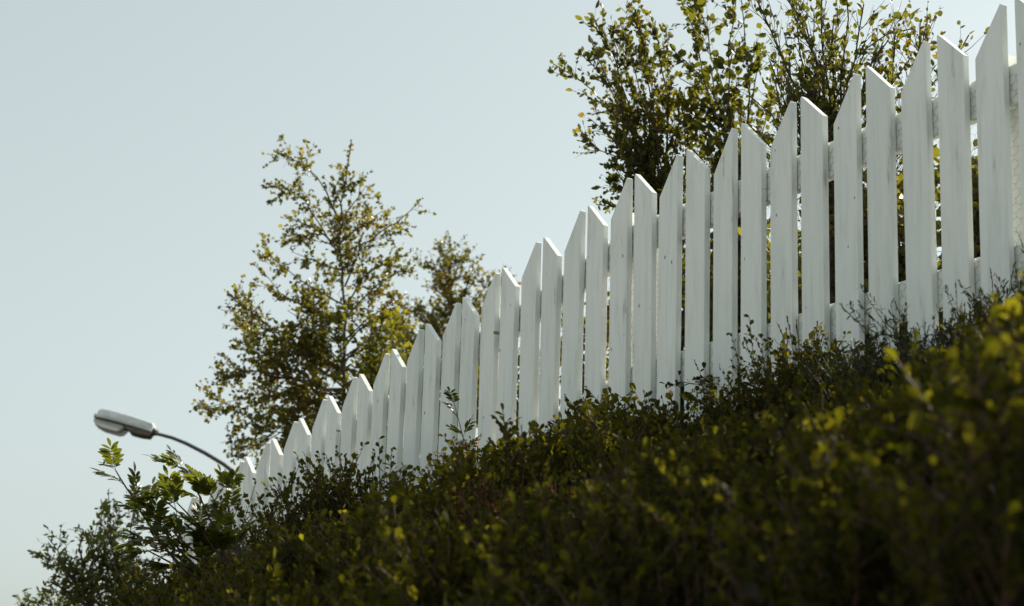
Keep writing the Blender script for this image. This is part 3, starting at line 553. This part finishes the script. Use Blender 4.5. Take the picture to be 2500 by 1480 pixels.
rowan('rowan_bush', 'young rowan with feathery green leaves in front of the low left fence end', 61, (610, 1500), 5.2,
    [[(530, 1440), (444, 1391), (358, 1272), (333, 1230), (312, 1195), (300, 1180), (286, 1160), (283, 1152)], [(570, 1400), (534, 1323), (509, 1251), (477, 1183), (460, 1165), (448, 1146)], [(590, 1390), (573, 1315), (555, 1240), (554, 1206)],
     [(540, 1440), (473, 1380), (394, 1294), (360, 1240)], [(560, 1400), (502, 1305), (423, 1237), (400, 1215)], [(550, 1420), (484, 1355), (400, 1330), (350, 1318)], [(560, 1400), (530, 1340), (480, 1270), (440, 1230)], [(520, 1440), (440, 1380), (390, 1360), (360, 1345)],
     [(560, 1430), (500, 1380), (450, 1310), (410, 1290)], [(585, 1420), (560, 1340), (535, 1270), (520, 1225)]],
    .25, .0068, .098, .031, .36, 'shrub')
rowan('rowan_sapling', 'tiny rowan sapling standing against the white pickets', 63, (1130, 1190), 6.1, [[(1130, 1120), (1131, 1060), (1124, 1030), (1110, 995)]], .02, .0035, .075, .028, .30, 'sapling')

# ------------------------------------------------------------------ dwarf shrubs on the bank
def tuft(seed, h=.27, rad=.12, stems=13, lsize=.0235, lw=.64, tpl=LEAF2, ls=.0092, nd=4.5, upl=.5, bare=.35):
    rng = np.random.default_rng(seed); wood = Acc(); lp, ld = [], []
    def lv(Q, f0):
        d = np.r_[0, np.cumsum(np.linalg.norm(np.diff(Q, axis=0), axis=1))]; n = max(2, int(d[-1]*(1-f0)/ls)); u = d[-1]*(f0+(1-f0)*np.linspace(0, 1, n))
        P_ = np.stack([np.interp(u, d, Q[:, k]) for k in range(3)], 1); T_ = norm(Q[-1]-Q[0]); D_ = rng.normal(size=(n, 3))*.7+T_*upl; D_[:, 2] += .25; lp.append(P_); ld.append(D_)
    for _ in range(stems):
        a = rng.uniform(0, 6.28); r = rad*.5*math.sqrt(rng.random()); p = np.array([r*math.cos(a), r*math.sin(a), -.03])
        lean = rng.uniform(.0, .62); d = np.array([math.cos(a)*lean, math.sin(a)*lean, 1]); d /= np.linalg.norm(d); l = h*rng.uniform(.6, 1.12); Q = [p]
        for k in range(5): d = d+rng.normal(0, .16, 3)+[0, 0, .08]; d /= np.linalg.norm(d); p = p+d*l/5; Q.append(p)
        Q = np.array(Q); tube(wood, Q[[0, 2, 3, 5]], np.linspace(.0026, .0011, 4), 3); lv(Q, bare+.1)
        for _k in range(rng.poisson(nd)+1):
            i_ = rng.integers(1, 5); q = Q[i_]; dd = side(norm(Q[i_+1]-Q[i_]), math.radians(rng.uniform(25, 60)), rng, .35); ll = rng.uniform(.05, .11)*h/.27; K = [q]
            for _j in range(3): dd = dd+rng.normal(0, .15, 3); dd /= np.linalg.norm(dd); q = q+dd*ll/3; K.append(q)
            K = np.array(K); tube(wood, K[[0, 3]], np.linspace(.0015, .0008, 2), 3); lv(K, .15)
    P_ = np.concatenate(lp); D_ = np.concatenate(ld); n = len(P_); N_ = rng.normal(size=(n, 3)); N_[:, 2] += .5
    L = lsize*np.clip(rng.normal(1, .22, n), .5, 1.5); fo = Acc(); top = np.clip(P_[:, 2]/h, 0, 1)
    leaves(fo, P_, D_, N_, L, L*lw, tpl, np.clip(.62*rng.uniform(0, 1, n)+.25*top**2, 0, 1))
    return wood.arrays(), fo.arrays(), n
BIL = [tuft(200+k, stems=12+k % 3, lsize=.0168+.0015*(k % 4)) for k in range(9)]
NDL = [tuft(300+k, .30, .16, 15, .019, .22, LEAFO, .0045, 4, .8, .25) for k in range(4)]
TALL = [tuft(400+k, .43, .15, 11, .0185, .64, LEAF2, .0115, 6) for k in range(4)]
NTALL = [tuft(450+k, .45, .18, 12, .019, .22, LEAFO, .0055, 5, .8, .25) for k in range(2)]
print('tuft leaves', [b[2] for b in BIL], [b[2] for b in NDL])
def place(acw, acf, tf, p, az, s, tilt, shift):
    c, sn = math.cos(az), math.sin(az); Rz = np.array([[c, -sn, 0], [sn, c, 0], [0, 0, 1]])
    tx, ty = tilt; Rt = np.array([[1, 0, tx], [0, 1, ty], [-tx, -ty, 1]]); M = (Rt@Rz)*s
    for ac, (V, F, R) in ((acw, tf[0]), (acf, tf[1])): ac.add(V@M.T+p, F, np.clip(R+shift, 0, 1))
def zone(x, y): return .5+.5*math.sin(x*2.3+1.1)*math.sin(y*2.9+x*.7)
rb = np.random.default_rng(77)
def bush(name, label, tufts, spots, leafm, bark=BARK_R, sc=1.0, group=None, cat='shrub', shift=0.0, n=8, spr=.16):
    """one shrub: a cluster of tufts rooted round a point of the bank; spot = photo point of its top, depth across the bank"""
    (px, py, y), top = spots
    t_ = aty(px, py, y); g0 = float(ground(t_[0], y)); base = np.array([t_[0], y, g0]); H = max(.16, t_[2]-g0)
    REF = .25
    if H > .30: tufts, REF = (NTALL if tufts is NDL else TALL), .40
    print(name, px, 'height', round(H, 2)); aw, af = Acc(), Acc()
    for k in range(n):
        a = rb.uniform(0, 6.28); r = spr*math.sqrt(k/n); q = np.array([r*math.cos(a), r*math.sin(a)*.7, 0]); q[2] = float(ground(base[0]+q[0], base[1]+q[1]))-g0
        s = H/REF*(1-.40*r/spr*rb.random())*rb.uniform(.9, 1.06); s = min(s, 1.35)
        place(aw, af, tufts[rb.integers(len(tufts))], q, rb.uniform(0, 6.28), s, (q[0]*1.2, q[1]*1.2-.1), shift+rb.uniform(-.08, .08))
    root = empty(name, base, label, cat, group)
    link('stems', aw.mesh('stems'), bark, root); f = link('foliage', af.mesh('foliage'), leafm, root); f['kind'] = 'stuff'
BUSHES = [
 ('bilberry_bush', 'dark upright bilberry bush in front of the lower left pickets', BIL, ((880, 1090, 3.28), 0), M_BIL, 5, .12, 0.0),
 ('bilberry_bush', 'small bilberry bush with reddish tips beside the feathery rowan', BIL, ((735, 1135, 3.2), 0), M_BIL, 3, .07, .06),
 ('bilberry_bush', 'low bilberry bush at the foot of the lowest pickets', BIL, ((655, 1265, 3.15), 0), M_BIL, 3, .09, 0.0),
 ('bilberry_bush', 'sunlit bilberry bush below the tiny rowan sapling', BIL, ((1190, 1075, 3.2), 0), M_BIL, 7, .15, .24),  # leaf tone shifted lighter to add sunlight on the crest
 ('bilberry_bush', 'bright sunlit bilberry bush at the middle of the fence foot', BIL, ((1400, 1045, 3.2), 0), M_BIL, 8, .17, .26),  # sunlight here is partly put into the leaf colour by the tone shift
 ('bilberry_bush', 'upright bilberry bush where the fence changes slope', BIL, ((1520, 990, 3.25), 0), M_BIL, 6, .13, .02),
 ('bilberry_bush', 'round leaved bush below the dry grass stalks at the fence', BIL, ((1960, 815, 3.25), 0), M_BIL, 8, .15, .10),
 ('bilberry_bush', 'dark bush covering the picket feet left of the needle shrub', BIL, ((2075, 810, 3.2), 0), M_BIL, 7, .14, .0),
 ('needle_shrub', 'dark spiky needle leaved shrub at the right edge before the pickets', NDL, ((2440, 738, 3.2), 0), M_NDL, 9, .2, 0.0),
 ('needle_shrub', 'dark spiky shrub left of the bigger one at the right edge', NDL, ((2310, 768, 3.15), 0), M_NDL, 8, .17, 0.0),
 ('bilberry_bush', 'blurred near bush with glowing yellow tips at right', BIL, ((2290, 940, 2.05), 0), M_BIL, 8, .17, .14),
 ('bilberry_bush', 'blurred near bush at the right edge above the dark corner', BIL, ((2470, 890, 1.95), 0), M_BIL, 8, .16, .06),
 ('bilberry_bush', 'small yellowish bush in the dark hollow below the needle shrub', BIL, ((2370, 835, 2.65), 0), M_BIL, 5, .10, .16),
 ('bilberry_bush', 'blurred bush near the bottom edge right of the reddened shrub', BIL, ((1640, 1320, 2.0), 0), M_BIL, 7, .16, .02),
 ('reddened_shrub', 'dull red brown dwarf shrub low in the middle of the bank', BIL, ((1400, 1215, 2.25), 0), M_RED, 14, .30, 0.0),
 ('bilberry_bush', 'leafy bush at mid bank right of centre', BIL, ((1760, 1060, 2.7), 0), M_BIL, 7, .16, .04),
]
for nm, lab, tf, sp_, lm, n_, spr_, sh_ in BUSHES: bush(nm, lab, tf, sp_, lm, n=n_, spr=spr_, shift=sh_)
BSPOT = [(float(aty(q[3][0][0], q[3][0][1], q[3][0][2])[0]), q[3][0][2], .25 if q[4] is M_RED else .02) for q in BUSHES]
# the unbroken mat of dwarf shrubs between them
aw, af = Acc(), Acc(); pts = []
cnt = 0
for x in np.arange(-9.2, -.3, .155):
    for y in np.arange(.1, 3.5, .155):
        xx, yy = x+rb.uniform(-.08, .08), y+rb.uniform(-.08, .08)
        p = np.array([xx, yy, float(ground(xx, yy))-.02]); dep = p@CF
        if dep < 1.0: continue
        px = 1250+FPX*(p@CR)/dep; py = 740-FPX*(p@CU)/dep
        if px < 395 or px > 2780 or py > 1780: continue
        if any((xx-bx_)**2+(yy-by_)**2 < br_**2 for bx_, by_, br_ in BSPOT): continue
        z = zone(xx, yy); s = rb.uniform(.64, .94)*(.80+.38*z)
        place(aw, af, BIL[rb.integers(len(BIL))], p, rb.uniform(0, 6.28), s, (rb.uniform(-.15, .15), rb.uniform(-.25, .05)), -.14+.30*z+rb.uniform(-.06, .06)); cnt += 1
print('cover tufts', cnt, 'quads', sum(len(f) for f in af.F))
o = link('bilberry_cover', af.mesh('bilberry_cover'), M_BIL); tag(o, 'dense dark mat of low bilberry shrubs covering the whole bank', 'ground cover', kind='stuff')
o = link('bilberry_twigs', aw.mesh('bilberry_twigs'), BARK_R); tag(o, 'tangle of thin reddish twigs inside the low shrub mat', 'twigs', kind='stuff')

# ------------------------------------------------------------------ grass stalks and single bright leaves
def stalks(label, lines, y, r=.0016, head=True):
    rng = np.random.default_rng(len(label)); b = aty(*lines[0][0], y); base = np.array([b[0], y, float(ground(b[0], y))])
    root = empty('grass_tuft', base, label, 'grass', 'dry grass stalks on the bank')
    for ln in lines:
        q = np.array([aty(px, py, y+rng.uniform(-.06, .06)) for px, py in ln]); q = np.vstack([[q[0][0], q[0][1], float(ground(q[0][0], q[0][1]))], q])
        Q, L = polyline(q, .04, .0012, rng); ac = Acc(); tube(ac, Q, np.linspace(r, r*.45, len(Q)), 4, .3)
        if head:
            n = 16; u = rng.uniform(.8, 1, n)*(len(Q)-1); P_ = np.stack([np.interp(u, np.arange(len(Q)), Q[:, k]) for k in range(3)], 1)
            D_ = norm(Q[-1]-Q[-3])+rng.normal(0, .14, (n, 3)); leaves(ac, P_, D_, rng.normal(size=(n, 3)), .014, .0035, LEAFO, rng.uniform(0, .8, n))
        V, F, R = ac.arrays(); link('stalk', quads('stalk', V-base, F, R), M_DRY, root)
stalks('dry brown grass stalks in front of pickets, right of centre', [[(1935, 900), (1915, 830), (1898, 790)], [(1940, 890), (1932, 820), (1922, 775)], [(1960, 900), (1948, 840), (1945, 790)], [(1985, 890), (1988, 840), (1996, 785)], [(1925, 900), (1922, 860), (1920, 800)]], 3.35)
stalks('few thin dry grass stalks where the fence changes slope', [[(1450, 1070), (1460, 1010), (1470, 965)], [(1440, 1070), (1432, 1020), (1425, 975)], [(1465, 1070), (1478, 1020), (1484, 960)]], 3.3, .0012)
stalks('thin dry grass stalk leaning before pickets left of the sapling shadow', [[(1285, 1080), (1268, 1030), (1255, 1000)], [(1270, 1080), (1300, 1040), (1310, 1020)]], 3.35, .0014, False)
stalks('dark dry stalks rising above the spreading twig right of centre', [[(1720, 960), (1708, 910), (1695, 880)], [(1870, 900), (1862, 860), (1850, 840)]], 3.3, .0016)
stalks('dry stalks above the spiky shrub at the right edge', [[(2430, 740), (2425, 700), (2420, 660)], [(2445, 740), (2470, 690), (2478, 640)], [(2340, 760), (2336, 720), (2330, 690)]], 3.3, .0015)
stalks('long pale grass stem lying across the dark bank', [[(1795, 1205), (1765, 1130), (1718, 1045)]], 2.5, .0022, False)
# spreading twig with one bright toothed leaf and a pink bud
def spreading():
    pl = Plant(91); dep = 5.55; rng = pl.rng; b = atd(1900, 1010, dep); base = np.array([b[0], b[1], float(ground(b[0], b[1]))])
    sp = dict(step=.04, wob=.002, n1=40, l1=.075, l2=.03, n2=20, ang=(30, 60), up=.05, curl=.12, trop=.02, r1=.0016, rt=.0008, lev=1, ls=.008, lup=.1, bare=0)
    for ln in ([(1860, 985), (1790, 950), (1720, 940), (1660, 930), (1625, 948)], [(1860, 985), (1800, 940), (1740, 915), (1700, 925)], [(1870, 980), (1830, 930), (1800, 905)], [(1850, 990), (1760, 965), (1690, 955)]):
        q = np.array([atd(x, y, dep+rng.uniform(-.05, .05)) for x, y in ln]); pl.main(np.vstack([base, q]), .004, .001, sp, .3, 5)
    root = empty('spreading_shrub', base, 'low shrub whose long leafy twig spreads left before the pickets', 'shrub')
    pl.build(root, base, BARK_R, M_BIL, .017, .6, LEAF2, 'stems', 'foliage')
    ac = Acc(); q0 = atd(1665, 968, dep-.05)-base; d0 = CR*1.0-CU*.12
    leaves(ac, [q0], [d0], [-CF*.9+CU*.4], .046, .034, big_leaf([(0, .03), (.15, .42), (.3, .36), (.36, .5), (.55, .40), (.62, .46), (.8, .24), (.86, .28), (1, .02)], .1, .2), np.array([1.0]))
    o = link('leaf', ac.mesh('leaf'), M_WIL, root); o['label'] = 'single bright yellow green toothed leaf'
    ac = Acc(); c = atd(1637, 964, dep-.04)-base
    tube(ac, [c+CU*.016, c+CU*.010, c, c-CU*.008, c-CU*.012], [.001, .007, .010, .006, .001], 8)
    o = link('flower_bud', ac.mesh('flower_bud', True), plain('pink_bud', (.55, .22, .15), .6, .2, 60), root); o['label'] = 'small pinkish flower bud'
spreading()
# bare twiggy heath at the lower left foot of the bank
def heath():
    for lab, cx, cy, y, sd_ in (('bare twiggy dark heath bush in the lower left corner of the bank', 500, 1470, 3.0, 95), ('bare twiggy heath below the feathery rowan', 640, 1450, 2.85, 96)):
        pl = Plant(sd_); rng = pl.rng; b = aty(cx, cy, y); base = np.array([b[0], y, float(ground(b[0], y))])
        sp = dict(step=.05, wob=.004, n1=30, l1=.16, l2=.07, n2=40, ang=(20, 60), up=.1, curl=.2, trop=.03, r1=.0022, rt=.0009, lev=2, ls=.020, lup=.2, bare=.35)
        for _ in range(16):
            e = aty(cx+rng.uniform(-140, 120), cy-rng.uniform(40, 190), y+rng.uniform(-.2, .2)); pl.main(np.vstack([base, .5*(base+e)+rng.normal(0, .03, 3), e]), .005, .0012, sp, .1, 4)
        root = empty('heath_bush', base, lab, 'shrub'); pl.build(root, base, BARK_R, M_BIL, .012, .5, LEAF2, 'twigs', 'foliage', shift=-.15)
heath()
